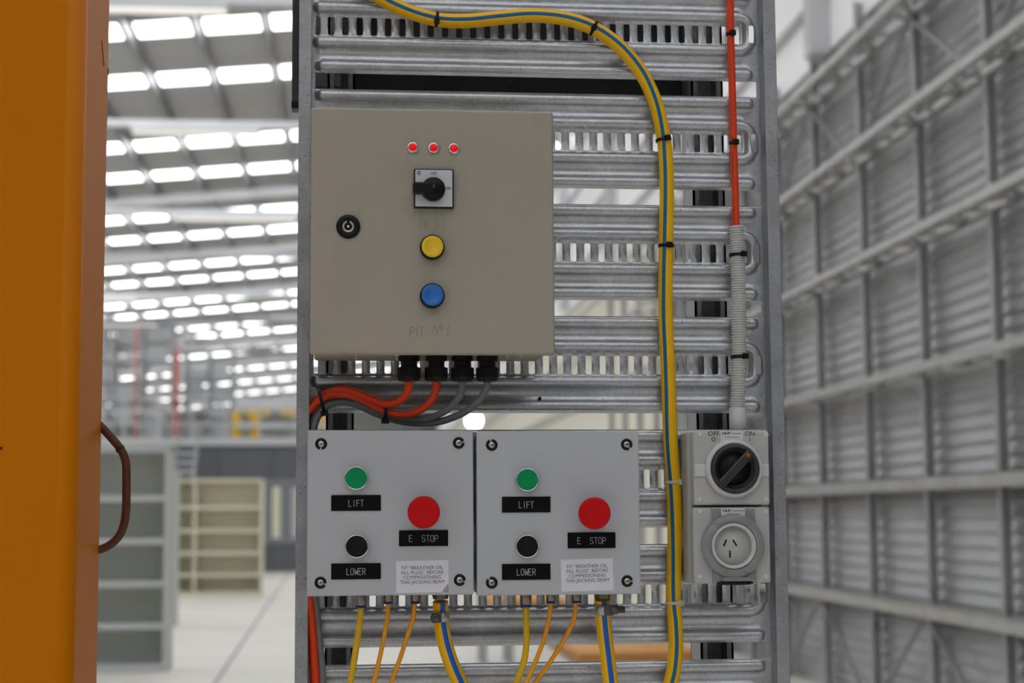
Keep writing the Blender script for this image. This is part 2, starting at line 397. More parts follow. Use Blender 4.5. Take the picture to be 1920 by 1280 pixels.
# ---- far wall
far = BRoot('wall_back', 'pale ribbed sheet wall closing the far end of the hall', 'wall', (0, B1, 0), kind='structure')
for i in range(30):
    x = XL+i*1.2+.6
    far.part('wall_panel', MB().box(x-.58, x+.58, B1, B1+.06, 0, 9.5).box(x-.1, x+.1, B1-.04, B1+.02, 0, 9.5), 'wallfar')
far.part('backing_sheet', MB().box(XL, W_, B1+.06, B1+.1, 0, 9.5), 'wallfar')

# ---- roof
H0 = EYE+7.0; SL = .085
def zr(x): return H0+SL*(x+2.76)
roof = BRoot('ceiling', 'pitched metal roof with rows of bright skylight strips over purlins', 'roof', (0, 0, 8.5), kind='structure')
PER = 7.35
def slab(x0, x1, y0, y1, t0, t1):
    m = MB(); v = [(x, y, zr(x)+t) for t in (t0, t1) for x, y in ((x0, y0), (x1, y0), (x1, y1), (x0, y1))]
    return m.add(v, [(3, 2, 1, 0), (4, 5, 6, 7), (0, 1, 5, 4), (1, 2, 6, 5), (2, 3, 7, 6), (3, 0, 4, 7)])
edges = []
for k in range(-6, 11):
    y = 23.45+PER*k
    if y > B1-4: break
    edges += [(y+.16, y+.92), (y+2.92, y+3.68)]
prev = B0
for y0, y1 in edges:
    if y0 > prev: roof.part('roof_sheet', slab(XL, W_+.1, prev, y0, .0, .05), 'roof')
    roof.part('skylight', slab(XL, W_+.1, y0, y1, .0, .03), 'skyl'); prev = y1
roof.part('roof_sheet', slab(XL, W_+.1, prev, B1+.1, .0, .05), 'roof')
pp = None
for k in range(-6, 33):
    x = -2.32-.965*k
    if x > W_-.1: continue
    if pp is None:
        z = zr(x); mb = MB()
        mb.box(x-.006, x+.006, B0, B1, z-.21, z-.005); mb.box(x-.07, x+.006, B0, B1, z-.215, z-.205); mb.box(x-.006, x+.06, B0, B1, z-.012, z-.004)
        pp = roof.part('purlin', mb, 'purlin'); ppx = x
    else:
        o = pp.copy(); COL.objects.link(o); o.location.x += x-ppx; o.location.z += SL*(x-ppx)
TBH = (6.4, 6.35, 6.3, 6.2, 6.1, 6.0, 5.9, 5.8)
TB = [by_at(380, y, h) for y, h in zip((0, 233, 398, 478, 553, 601, 634, 658), TBH)]
for k in list(range(-6, -2))+list(range(1, 10)):
    y = 27.75+PER*k
    roof.part('rafter', slab(XL, W_, y-.08, y+.08, -.40, -.22), 'beamw')
for y, h in zip(TB, TBH): roof.part('tie_beam', MB().box(-12, W_-.1, y-.08, y+.08, EYE+h-.06, EYE+h+.05), 'beamw')
def batten(px0, px1, by, label):
    z1 = EYE+TBH[TB.index(by)]-.06
    x0 = bpx(px0, 300, by).x; x1 = bpx(px1, 300, by).x
    r = BRoot('fluorescent_batten', label, 'ceiling light', ((x0+x1)/2, by, z1), 'fluorescent battens under the roof beams')
    r.part('housing', MB().box(x0, x1, by-.11, by+.11, z1-.07, z1, .01), 'beamw')
    r.part('diffuser', MB().box(x0+.03, x1-.03, by-.09, by+.09, z1-.11, z1-.065, .02), 'tubelamp')
batten(245, 488, TB[1], 'long white fluorescent batten between the second and third skylight rows')
batten(130, 425, TB[0], 'white batten at the top edge between cabinet and rack')
batten(330, 560, TB[2], 'white fluorescent batten just above the fifth skylight row')
batten(150, 262, TB[4], 'short batten beside the orange cabinet above racking')
batten(160, 300, TB[5], 'white batten in front of the tall grey racking top')
batten(180, 350, TB[6], 'lowest far batten crossing the racking')

# ---- office block with mezzanine
by = floor_by(1073)
xo0, xo1, zt = bpx(100, 965, by).x, bpx(612, 965, by).x, bpx(450, 828, by).z
off = BRoot('office_block', 'dark grey single-storey office block with white roof edge', 'building', ((xo0+xo1)/2, by, 0))
n = 5
for i in range(n):
    x0 = xo0+(xo1-xo0)*i/n; x1 = xo0+(xo1-xo0)*(i+1)/n
    off.part('wall_panel', MB().box(x0+.01, x1-.01, by, by+.08, 0, zt-.1), 'office')
off.part('core', MB().box(xo0, xo1, by+.08, by+7, 0, zt-.1), 'office')
off.part('roof_edge', MB().box(xo0-.1, xo1+.1, by-.12, by+7, zt-.1, zt+.1), 'beamw')
wx0, wx1 = bpx(500, 965, by).x, bpx(606, 965, by).x
wz0, wz1 = bpx(500, 1012, by).z, bpx(500, 905, by).z
win = off.part('window', MB().box(wx0, wx1, by-.03, by-.005, wz0, wz1), 'glass')
mb = MB(); mb.box(wx0-.05, wx1+.05, by-.07, by-.01, wz1, wz1+.1); mb.box(wx0-.05, wx1+.05, by-.07, by-.01, wz0-.1, wz0)
for i in range(4):
    x = wx0+(wx1-wx0)*i/3; mb.box(x-.05, x+.05, by-.07, by-.01, wz0, wz1)
off.part('window_frame', mb, 'frame', win)
for i, c in enumerate(('shelfb', 'shelfg', 'ply')):
    x = wx0+(wx1-wx0)*(i+.3)/3; off.part('blind', MB().box(x, x+.22, by-.05, by-.032, wz0+.05, wz1-.1), c, win)
# railing on the roof edge
rl = BRoot('guard_rail', 'thin white guard rail along the office block roof edge', 'railing', ((xo0+xo1)/2, by, zt+.1))
nP = 9
for i in range(nP):
    x = xo0+(xo1-xo0)*i/(nP-1); rl.part('post', MB().box(x-.025, x+.025, by+.0, by+.05, zt+.1, zt+1.2), 'beamw')
for z in (.45, .8, 1.18): rl.part('rail', MB().box(xo0, xo1, by, by+.05, zt+z, zt+z+.05), 'beamw')
# stair
by2 = by-.9
sx0, sx1 = bpx(330, 965, by2).x, bpx(364, 965, by2).x
stt = BRoot('steel_stair', 'narrow steel stair climbing to the office block roof', 'stair', ((sx0+sx1)/2, by2, 0))
nst = 14
for i in range(nst):
    z = (i+1)*zt/(nst+.3); y = by2-2.6+2.9*(i/nst); stt.part('tread', MB().box(sx0, sx1, y, y+.15, z-.06, z), 'beamw')
for x in (sx0-.06, sx1): stt.part('stringer', MB().add([(x, by2-2.65, 0), (x, by2-2.35, 0), (x, by2+.4, zt-.1), (x, by2+.4, zt+.1), (x, by2+.1, zt+.1), (x+.06, by2-2.65, 0), (x+.06, by2-2.35, 0), (x+.06, by2+.4, zt-.1), (x+.06, by2+.4, zt+.1), (x+.06, by2+.1, zt+.1)], [(0, 1, 2, 3, 4), (9, 8, 7, 6, 5)]+[(i, i+5, (i+1) % 5+5, (i+1) % 5) for i in range(5)]), 'rackg')
# yellow gantry on the roof
gy = by+4.5; gx0, gx1 = bpx(440, 965, gy).x, bpx(640, 965, gy).x; gz = bpx(500, 773, gy).z
gt = BRoot('yellow_gantry', 'yellow steel gantry standing above the dark office block', 'gantry', ((gx0+gx1)/2, gy, zt+.1))
nb = 3
for i in range(nb):
    x0 = gx0+(gx1-gx0)*i/nb; gt.part('beam', MB().box(x0+.3, x0+(gx1-gx0)/nb-.04, gy-.1, gy+.1, gz-.1, gz+.1), 'yellowp')
for px_ in (442, 476, 600):
    x = bpx(px_, 965, gy).x; gt.part('leg', MB().box(x-.12, x+.12, gy-.1, gy+.1, zt+.1, gz-.1 if px_ == 476 else gz+.1), 'yellowp')
gt.part('platform', MB().box(gx0, gx1, gy-.2, gy+.4, gz-.45, gz-.32), 'beamw')
gt.part('top_cover', MB().box(gx0, gx1, gy-.05, gy+.5, gz+.1, gz+.45), 'beamw')

# ---- tall racking behind
def rack(px0, px1, py_top, by, lv, label, seed):
    rnd = random.Random(seed)
    x0, x1 = bpx(px0, 965, by).x, bpx(px1, 965, by).x; zt_ = bpx(px0, py_top, by).z
    r = BRoot('storage_rack', label, 'rack', ((x0+x1)/2, by, 0), 'tall racks behind the office block')
    n = max(2, round((x1-x0)/1.1))
    for i in range(n+1):
        x = x0+(x1-x0)*i/n
        for yy in (by, by+.9): r.part('upright', MB().box(x-.05, x+.05, yy, yy+.08, 0, zt_), 'rackg')
    for j in range(1, lv+1):
        z = zt_*j/lv-.06; r.part('shelf', MB().box(x0, x1, by, by+.98, z, z+.07), 'rackg')
        if z > 3.0 and j < lv:
            for i in range(n):
                w0 = (x1-x0)/n
                if rnd.random() < .8:
                    hh = (zt_/lv)*rnd.uniform(.5, .85); xa = x0+w0*i+.1
                    r.part('bin', MB().box(xa, xa+w0*rnd.uniform(.6, .82), by+.05, by+.9, z+.07, z+.07+hh, .02), 'bin')
rack(150, 318, 600, by+9, 12, 'tall grey rack beside the orange cabinet edge', 3)
rack(345, 432, 672, by+11, 10, 'shorter blue-grey rack between red pipe and yellow gantry', 5)
ry = by+8
for px_, t_, rad, lab in ((327, 655, .10, 'thick faded red pipe standing between the two tall racks'), (251, 612, .045, 'thin red pipe in front of the tall grey rack')):
    p0 = bpx(px_, 965, ry); zt2 = bpx(px_, t_, ry).z
    m = MB().lathe([(rad, 0), (rad, zt2-.02), (rad*1.4, zt2-.02), (rad*1.4, zt2)], (p0.x, ry, zt2), 12, 'z')
    for zc in (3.9, 5.2): m.lathe([(rad*1.5, 0), (rad*1.5, .08)], (p0.x, ry, zc), 12, 'z')
    r = BRoot('red_pipe', lab, 'pipe', (p0.x, ry, 0)); r.part('pipe', m, 'redp')

# ---- open shelving units
def shelving(px0, px1, py0, py1, nb, levels, mc, mbk, depth, label, bays=1, dv=None):
    by = floor_by(py1); x0 = bpx(px0, 965, by).x; x1 = bpx(px1, 965, by).x; z1 = bpx((px0+px1)/2, py0, by).z
    r = BRoot('shelving_unit', label, 'shelf', ((x0+x1)/2, by+depth/2, 0), 'open steel shelving units')
    xs = [x0]+([bpx(dv, 965, by).x] if dv else [])+[x1]
    for x in xs: r.part('side_panel', MB().box(x-.025, x+.025, by, by+depth, 0, z1), mc)
    r.part('back_panel', MB().box(x0, x1, by+depth-.02, by+depth, .05, z1), mbk)
    r.part('top', MB().box(x0-.025, x1+.025, by-.01, by+depth, z1-.05, z1+.005), mc)
    for py in levels:
        z = bpx(px1, py, by).z
        for xa, xb in zip(xs, xs[1:]): r.part('shelf_board', MB().box(xa+.025, xb-.025, by-.01, by+depth-.02, z-.04, z+.02), mc)
    for xa, xb in zip(xs, xs[1:]): r.part('plinth', MB().box(xa+.025, xb-.025, by, by+depth-.02, 0, .08), mc)
    return r
shelving(40, 313, 838, 1258, 1, (932, 1012, 1092, 1171), 'shelfg', 'shelfgb', .45, 'grey open shelving unit right behind the brown handle')
shelving(326, 490, 898, 1117, 2, (950, 993, 1035, 1076), 'shelfb', 'shelfb', .5, 'cream two-bay open shelving unit in front of the office block', dv=365)
shelving(240, 327, 878, 1172, 1, (950, 1005, 1060, 1115), 'shelfg', 'shelfgb', .45, 'grey shelving unit mostly hidden behind the nearer grey one')

# ---- timber sheets on the floor seen below the boxes, trestle, bright spot
by = 18.5
def sheetpile(px0, px1, py, hh, dep, lab, nS):
    by = floor_by(py); x0, x1 = bpx(px0, 965, by).x, bpx(px1, 965, by).x
    r = BRoot('plywood_stack', lab, 'timber', ((x0+x1)/2, by, 0))
    for i in range(2): r.part('bearer', MB().box(x0+(x1-x0)*(.2+.5*i), x0+(x1-x0)*(.2+.5*i)+.09, by, by+dep, 0, .05), 'ply')
    for i in range(nS):
        o = random.uniform(-.02, .02); r.part('sheet', MB().box(x0+o, x1+o, by+o, by+dep+o, .05+i*hh/nS, .05+(i+.85)*hh/nS), 'ply')
sheetpile(1085, 1310, 1262, .10, 3.2, 'orange plywood sheets flat on the floor near the wall', 4)
sheetpile(925, 1062, 1150, .12, 2.0, 'orange plywood sheets further off behind the box near the socket', 4)
ty = floor_by(1255); r = BRoot('trestle', 'grey steel trestle seen through the gap below the boxes', 'trestle', (bpx(935, 965, ty).x, ty, 0))
for px_ in (907, 956):
    for dy in (0, .5):
        x = bpx(px_, 965, ty).x; r.part('leg', MB().box(x-.03, x+.03, ty+dy, ty+dy+.05, 0, .75), 'rackg')
xa, xb = bpx(902, 965, ty).x, bpx(961, 965, ty).x
r.part('top', MB().box(xa, xb, ty-.05, ty+.6, .75, .82), 'rackg')
ly = 34; c = bpx(889, 788, ly)  # pole lamp made up to stand in for a bright spot
r = BRoot('bright_spot_lamp', 'bright white round spot, drawn as a lamp, above the gap between control boxes', 'lamp', (c.x, ly, 0))
r.part('pole', MB().box(c.x-.03, c.x+.03, ly+.1, ly+.16, .02, c.z), 'rackg'); r.part('foot', MB().box(c.x-.3, c.x+.3, ly-.15, ly+.4, 0, .04, .01), 'rackg')
r.part('housing', MB().lathe([(.08, -.14), (.17, -.08), (.19, .0), (.17, .0)], (c.x, ly+.03, c.z), 24), 'rackg')
r.part('lens', MB().lathe([(.168, 0), (.12, .03), (0, .045)], (c.x, ly+.03, c.z), 24), 'spot_glow')

# ================================================================== ORANGE CABINET
YF, YB = -.26, -.05
xc = P(148, 640, YF).x; xb = P(195, 640, YB).x; xr = (xc+xb)/2
rr = .02
cab = Root('orange_cabinet', 'orange painted steel cabinet standing at the near edge', 'cabinet', (xr-.2, (YF+YB)/2, 0))
out = [(xr-.42, YB), (xr-.42, YF)]+[(xr-rr+rr*math.sin(t*pi/16), YF+rr-rr*math.cos(t*pi/16)) for t in range(9)]+[(xr, YB-.012), (xr-.004, YB)]
n = len(out); v = [(x, y, z) for z in (.06, 2.5) for x, y in out]
f = [tuple(range(n))[::-1], tuple(range(n, 2*n))]+[(i, (i+1) % n, (i+1) % n+n, i+n) for i in range(n)]
m = MB().add(v, f, 0, False); cabo = cab.part('shell', m, 'paint_o')
for p in cabo.data.polygons:
    if abs(p.normal.z) < .1 and p.area < .02: p.use_smooth = True
cab.part('plinth', MB().box(xr-.40, xr-.03, YF+.03, YB-.02, 0, .06), 'black')
c = P(1, 840, YF); cab.part('lock_slot', MB().box(c.x-.006, c.x+.002, YF-.001, YF+.001, c.z-.0015, c.z+.0015), 'blackmark')
c = P(187, 100, YB-.06); cab.part('scratch', MB().bar((xr+.0004, YB-.075, c.z+.012), (xr+.0004, YB-.05, c.z-.014), .0006, .0012, up=(0, 0, 1)), 'blackmark')
c = P(202, 131, YB-.02); cab.part('paint_chip', MB().box(xr-.001, xr+.0006, YB-.016, YB-.010, c.z-.004, c.z+.004), 'blackmark')
YH = YB-.012
hp = [(172, 785), (190, 800), (212, 824), (228, 845), (236, 868), (237, 900), (236.5, 950), (233, 980), (224, 1003), (208, 1020), (190, 1029), (172, 1032)]
hp = [P(x, y, YH) for x, y in hp]; hp[0].x = min(hp[0].x, xr-.01); hp[-1].x = min(hp[-1].x, xr-.01)
ho = cab.part('handle', MB().tube(hp, .0054, 14, 6), 'handle', label='brown bent-rod pull handle')
c = P(225, 841, YH); t = (P(228, 845, YH)-P(212, 824, YH)).normalized()
cab.part('weld_ring', MB().lathe([(.0056, -.002), (.0061, -.001), (.0061, .001), (.0056, .002)], c, 14, t), 'blackmark', ho)

# ================================================================== GALVANISED RACK FRAME
zo = [P(1100, 147, 0).z, P(1100, 1208, 0).z]; PZ = (zo[0]-zo[1])/5          # row spacing
XA, XB = P(573, 600, 0).x, P(1441, 700, 0).x
RF = -.026
xl0, xl1 = P(557, 600, RF).x, P(582, 500, RF).x
xr0, xr1 = P(1443, 600, RF).x, P(1469, 700, RF).x
rack_ = Root('cable_support_frame', 'galvanised ribbed and slotted steel frame carrying the boxes', 'rack', ((xl0+xr1)/2, 0, 0))
for x0, x1, inn in ((xl0, xl1, 1), (xr0, xr1, -1)):
    m = MB(); m.box(x0, x1, RF, RF+.003, 0, 2.25, .0008, 1)
    xi = x1 if inn > 0 else x0
    if inn < 0: m.box(xi-.0025 if inn > 0 else xi, xi if inn > 0 else xi+.0025, RF+.001, .02, 0, 2.25)
    xo_ = x0 if inn > 0 else x1; m.box(xo_ if inn > 0 else xo_-.0025, xo_+.0025 if inn > 0 else xo_, RF+.001, .04, 0, 2.25)
    rack_.part('side_rail', m, 'galv_rail')
XO1 = P(1424, 160, 0).x+.004
XO1 = P(1430, 690, 0).x
rack_.part('edge_strip', MB().box(XO1, xr0+.001, .0005, .003, .3, 2.25), 'galv')
rack_.part('edge_strip', MB().box(xl1-.012, P(588, 690, 0).x, .0005, .003, .3, 2.25), 'galv')
# pressed plank: a height field with rounded beads and slots
def plank_mesh():
    T = PZ; fz = lambda a: -a*T                        # z from the top of the opening above, down
    b1, b2, b3, b4 = .2025, .4115, .7255, .9395; hw = .050*T
    x_s = (P(594, 55, 0).x, P(1410, 240, 0).x); nS = 32; step = (x_s[1]-x_s[0])/(nS-1); sw = .0042
    XE0, XE1 = P(594, 160, 0).x, P(1422, 690, 0).x     # ends of the single beads
    LX0, LX1 = P(578, 600, 0).x, P(1427, 690, 0).x      # ends of the bead loop
    xs = [XA, XB]
    for i in range(nS):
        c = x_s[0]+i*step; xs += [c-sw, c-sw*.75, c+sw*.75, c+sw, c+step/2]
    xs += [XE1-.045+.003*i for i in range(16)]+[XE0-.012+.003*i for i in range(12)]+[LX1-.05+.0033*i for i in range(17)]
    xs = sorted(x for x in xs if XA <= x <= XB)
    o = [xs[0]]
    slotset = [x_s[0]+i*step+s*sw*q for i in range(nS) for s in (-1, 1) for q in (1, .75)]
    isslot = lambda x: any(abs(x-q) < 1e-6 for q in slotset)
    for x in xs[1:]:
        if x-o[-1] > 8e-4: o.append(x)
        elif isslot(x): o[-1] = x
    xs = o
    zt, zb = fz(.142), fz(.998)
    zs_slot = (fz(.492), fz(.655)); cr = .0009
    zs = [zt, zb, zs_slot[0], zs_slot[0]-cr, zs_slot[1]+cr, zs_slot[1]]
    for b in (b1, b2, b3, b4):
        for i in range(17): zs.append(fz(b)+hw*1.02*math.sin((i/8-1)*pi/2))
    zs += [fz(.305), fz(.835), fz(.575)]
    zs = sorted(set(round(z, 6) for z in zs if zb-1e-6 <= z <= zt+1e-6), reverse=True)
    o = [zs[0]]
    for z in zs[1:]:
        if o[-1]-z > 3e-4: o.append(z)
    zs = o
    def bead(d):
        d = abs(d)/(hw*1.02)
        return 0 if d >= 1 else (1-d**2.8)**.6
    A = .0088
    rl = fz(b2)-fz(b3); rc = min(rl/2, .016)
    def h(x, z):
        q = 0
        for b in (b1, b4):
            dx = max(XE0+hw-x, 0, x-(XE1-hw)); q = max(q, bead(math.hypot(dx, z-fz(b))))
        cx, cz = (LX0+LX1)/2, (fz(b2)+fz(b3))/2; ax, az = (LX1-LX0)/2-rc-hw, rl/2-rc     # rounded rectangle
        dx, dz = abs(x-cx)-ax, abs(z-cz)-az
        sd = math.hypot(max(dx, 0), max(dz, 0))+min(max(dx, dz), 0)-rc
        if x < cx:
            sd = 1
            for b in (b2, b3): sd = min(sd, math.hypot(max(XE0+hw*.4-x, 0), z-fz(b)))
        return A*max(q, bead(sd))
    bm_ = bmesh.new(); V = [[bm_.verts.new((x, -h(x, z), z)) for x in xs] for z in zs]
    cen = [x_s[0]+i*step for i in range(nS)]
    for i in range(len(zs)-1):
        zm = (zs[i]+zs[i+1])/2
        for j in range(len(xs)-1):
            xm = (xs[j]+xs[j+1])/2
            if zs_slot[1] < zm < zs_slot[0]:
                k = min(range(nS), key=lambda k: abs(cen[k]-xm)); dx = abs(xm-cen[k])
                edge = zm > zs_slot[0]-cr or zm < zs_slot[1]+cr
                if dx < (sw*.75 if edge else sw): continue
            fc = bm_.faces.new((V[i][j], V[i+1][j], V[i+1][j+1], V[i][j+1])); fc.smooth = True
    bmesh.ops.delete(bm_, geom=[v for v in bm_.verts if not v.link_faces], context='VERTS')
    # thickness: extrude the sheet backwards
    be = [e for e in bm_.edges if e.is_boundary]
    r = bmesh.ops.extrude_edge_only(bm_, edges=be); vs = [g for g in r['geom'] if isinstance(g, bmesh.types.BMVert)]
    for v_ in vs: v_.co.y += .0022
    for g in r['geom']:
        if isinstance(g, bmesh.types.BMFace): g.smooth = False
    # folded return lips along the top and bottom edges
    bmesh.ops.recalc_face_normals(bm_, faces=bm_.faces[:])
    me = bpy.data.meshes.new('ribbed_plank'); bm_.to_mesh(me); bm_.free(); me.materials.append(M['galv']); return me
pm = plank_mesh()
for k in range(-2, 8):
    o = bpy.data.objects.new('ribbed_plank', pm); COL.objects.link(o); o.parent = rack_.o
    o.location = Vector((0, 0, zo[0]-k*PZ))-rack_.loc
# rear posts: open channels
for xa, xb in ((P(612, 600, .05).x, P(664, 600, .05).x), (P(1302, 600, .05).x, P(1362, 600, .05).x)):
    m = MB(); m.box(xa, xa+.003, .045, .11, 0, 2.25); m.box(xb-.003, xb, .045, .11, 0, 2.25); m.box(xa, xb, .107, .11, 0, 2.25)
    m.box(xa, xa+.009, .045, .048, 0, 2.25); m.box(xb-.009, xb, .045, .048, 0, 2.25)
    rack_.part('rear_post', m, 'galv_dark')
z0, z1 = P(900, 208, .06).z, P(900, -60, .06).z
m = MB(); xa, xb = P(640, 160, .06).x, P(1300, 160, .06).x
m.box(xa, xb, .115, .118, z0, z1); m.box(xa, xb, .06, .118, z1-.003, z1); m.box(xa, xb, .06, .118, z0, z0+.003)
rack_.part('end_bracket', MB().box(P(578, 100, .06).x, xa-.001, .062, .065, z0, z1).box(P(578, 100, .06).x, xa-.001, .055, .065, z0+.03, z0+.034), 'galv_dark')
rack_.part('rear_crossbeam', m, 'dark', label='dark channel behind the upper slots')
m = MB()
for px_, py in ((1006, 95), (958, 154), (1012, 747)):
    c = P(px_, py, -.0005); m.lathe([(.0024, 0), (.0024, .0008)], c, 12)
rack_.part('hole_plug', m, 'black')
# dark strip beyond the left rail
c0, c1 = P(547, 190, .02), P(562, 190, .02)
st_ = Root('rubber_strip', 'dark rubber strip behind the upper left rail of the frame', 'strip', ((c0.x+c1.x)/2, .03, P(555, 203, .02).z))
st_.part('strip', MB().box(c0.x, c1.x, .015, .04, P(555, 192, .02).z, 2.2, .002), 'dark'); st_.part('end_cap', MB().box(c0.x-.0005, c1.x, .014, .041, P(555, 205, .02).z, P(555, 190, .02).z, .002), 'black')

# ================================================================== MAIN CABINET
YD = -.168                                        # door face
k0, k1 = P(582, 430, YD), P(1039, 430, YD); zt, zb = P(810, 204.5, YD).z, P(810, 664, YD).z
mc = Root('control_cabinet', 'beige square control cabinet with red lamps and rotary switch', 'cabinet', ((k0.x+k1.x)/2, -.08, zb))
mc.part('body', MB().box(k0.x+.004, k1.x-.004, YD+.017, -.009, zb+.006, zt-.004, .003), 'beige_dark')
mc.part('door', MB().box(k0.x, k1.x, YD, YD+.016, zb, zt, .0035, 3), 'beige')
def at(px, py, Y): return P(px, py, Y)
for px_, py in ((774, 276), (813, 277), (851, 278)):
    c = at(px_, py, YD-.003); c.y = YD
    pl = mc.part('pilot_lamp', MB().lathe([(.0072, 0), (.0072, .0015), (.0062, .0032), (.0045, .0034), (.0045, .001)], c, 28), 'chrome', label='small chrome-ringed red pilot lamp')
    mc.part('lens', MB().lathe([(.0045, .001), (.0044, .0035), (.0034, .0052), (0, .006)], c, 24), 'led', pl)
# rotary isolator
q0, q1 = at(776, 316, YD-.006), at(851, 390, YD-.006); cx, cz = (q0.x+q1.x)/2, (q0.z+q1.z)/2
hs = (q1.x-q0.x)/2
rs = mc.part('rotary_switch', MB().box(cx-hs, cx+hs, YD-.006, YD, cz-hs, cz+hs, .0015), 'black', label='white-faced black rotary switch')
mc.part('face_plate', MB().box(cx-hs+.0018, cx+hs-.0018, YD-.0068, YD-.0055, cz-hs+.0018, cz+hs-.0018, .0004, 1), 'white', rs)
kc = at(813, 353, YD-.02)
mc.part('knob', MB().lathe([(.0146, .006), (.0146, .018), (.0138, .021), (.0125, .0225), (0, .0228)], (kc.x, YD, kc.z), 36), 'knobd', rs)
mc.part('lever', MB().box(kc.x-.0255, kc.x+.004, YD-.027, YD-.010, kc.z-.0068, kc.z+.0068, .0025), 'knobd', rs)
mc.part('spindle_screw', MB().lathe([(.0026, .0226), (.0022, .0275), (0, .0275)], (kc.x, YD, kc.z+.001), 16), 'knob', rs)
m = text_mb('OFF', .0042, at(813, 325, YD-.007)); mc.part('lettering', m, 'ink', rs)
m = text_mb('ON', .0042, at(841, 353, YD-.007)); mc.part('lettering', m, 'ink', rs)
c = at(785.5, 324, YD-.007); m = MB(); 
ring = [Vector((c.x+.0022*math.cos(t*pi/10), c.y, c.z+.0022*math.sin(t*pi/10))) for t in range(21)]
for a, b in zip(ring, ring[1:]): m.bar(a, b, .0002, .0006, up=((b-a).cross(Vector((0, 1, 0)))).normalized())
m.bar((c.x, c.y, c.z-.0032), (c.x, c.y, c.z+.0032), .0006, .0002, up=(0, 1, 0)); mc.part('symbol', m, 'ink', rs)
for px_, py, col, lab in ((811, 462, 'yellowb', 'yellow push button'), (811, 553, 'blueb', 'blue push button')):
    c = at(px_, py, YD-.012); c.y = YD
    bt = mc.part('push_button', MB().lathe([(.0152, 0), (.0152, .009), (.0140, .0115), (.0128, .0115), (.0128, .004)], c, 40), 'black', label=lab)
    mc.part('button_cap', MB().lathe([(.0130, .004), (.0134, .0125), (.0126, .0138), (.0098, .0138), (.0090, .0132), (0, .0128)], c, 40), col, bt)
c = at(653, 424, YD-.004); c.y = YD
lk = mc.part('lock', MB().lathe([(.0148, 0), (.0148, .002), (.0125, .0045), (.0092, .0048), (.0080, .002)], c, 40), 'black')
mc.part('cylinder', MB().lathe([(.0080, .001), (.0080, .0028), (.0052, .003), (.0048, .0016), (0, .0016)], c, 32), 'steel', lk)
mc.part('pin', MB().lathe([(.0020, .0015), (.0018, .0042), (0, .0044)], c, 16), 'chrome', lk)
mc.part('notch', MB().box(c.x-.0018, c.x+.0018, YD-.0034, YD-.002, c.z+.0040, c.z+.0082), 'black', lk)
m = strokes(MB(), 'PIT', at(781, 622, YD-.0001), .011, .0006, adv=1.0, sx=.75, slant=.1); strokes(m, 'No1', at(828, 618, YD-.0001), .012, .0006, adv=.95, sx=.9, slant=.08)
strokes(m, 'PB', at(786, 404, YD-.0001), .009, .0004, slant=.1); strokes(m, '3H', at(822, 404, YD-.0001), .009, .0004, slant=.1)
strokes(m, 'CB', at(793, 421, YD-.0001), .009, .0004, slant=.1); strokes(m, 'R1', at(825, 422, YD-.0001), .009, .0004, slant=.1)
mc.part('pencil_writing', m, 'pencil', label='faint pencil writing on the door')
YG = -.085
GX = [at(767, 700, YG), at(818, 700, YG), at(867, 700, YG), at(914, 700, YG)]
for i, g in enumerate(GX):
    zz = zb+.006
    p2 = [(.0125, -.004), (.0135, .0), (.0135, .0), (.0138, .0065), (.0105, .0075), (.0105, .014), (.0148, .0155), (.0148, .0275), (.0125, .0325), (.0085, .0335), (.0055, .0335)]
    gl = mc.part('cable_gland', MB().lathe(p2, (g.x, YG, zz), 10, 'z', smooth=False), 'black')
m = MB()
for px_, py in ((668, 676), (744, 676), (950, 675), (975, 675)):
    c = at(px_, py, YG-.03); m.lathe([(.003, 0), (.003, .004), (.0018, .004), (.0018, .008)], (c.x, YG-.03, zb+.0065), 8, 'z')
mc.part('bottom_screw', m, 'steel')

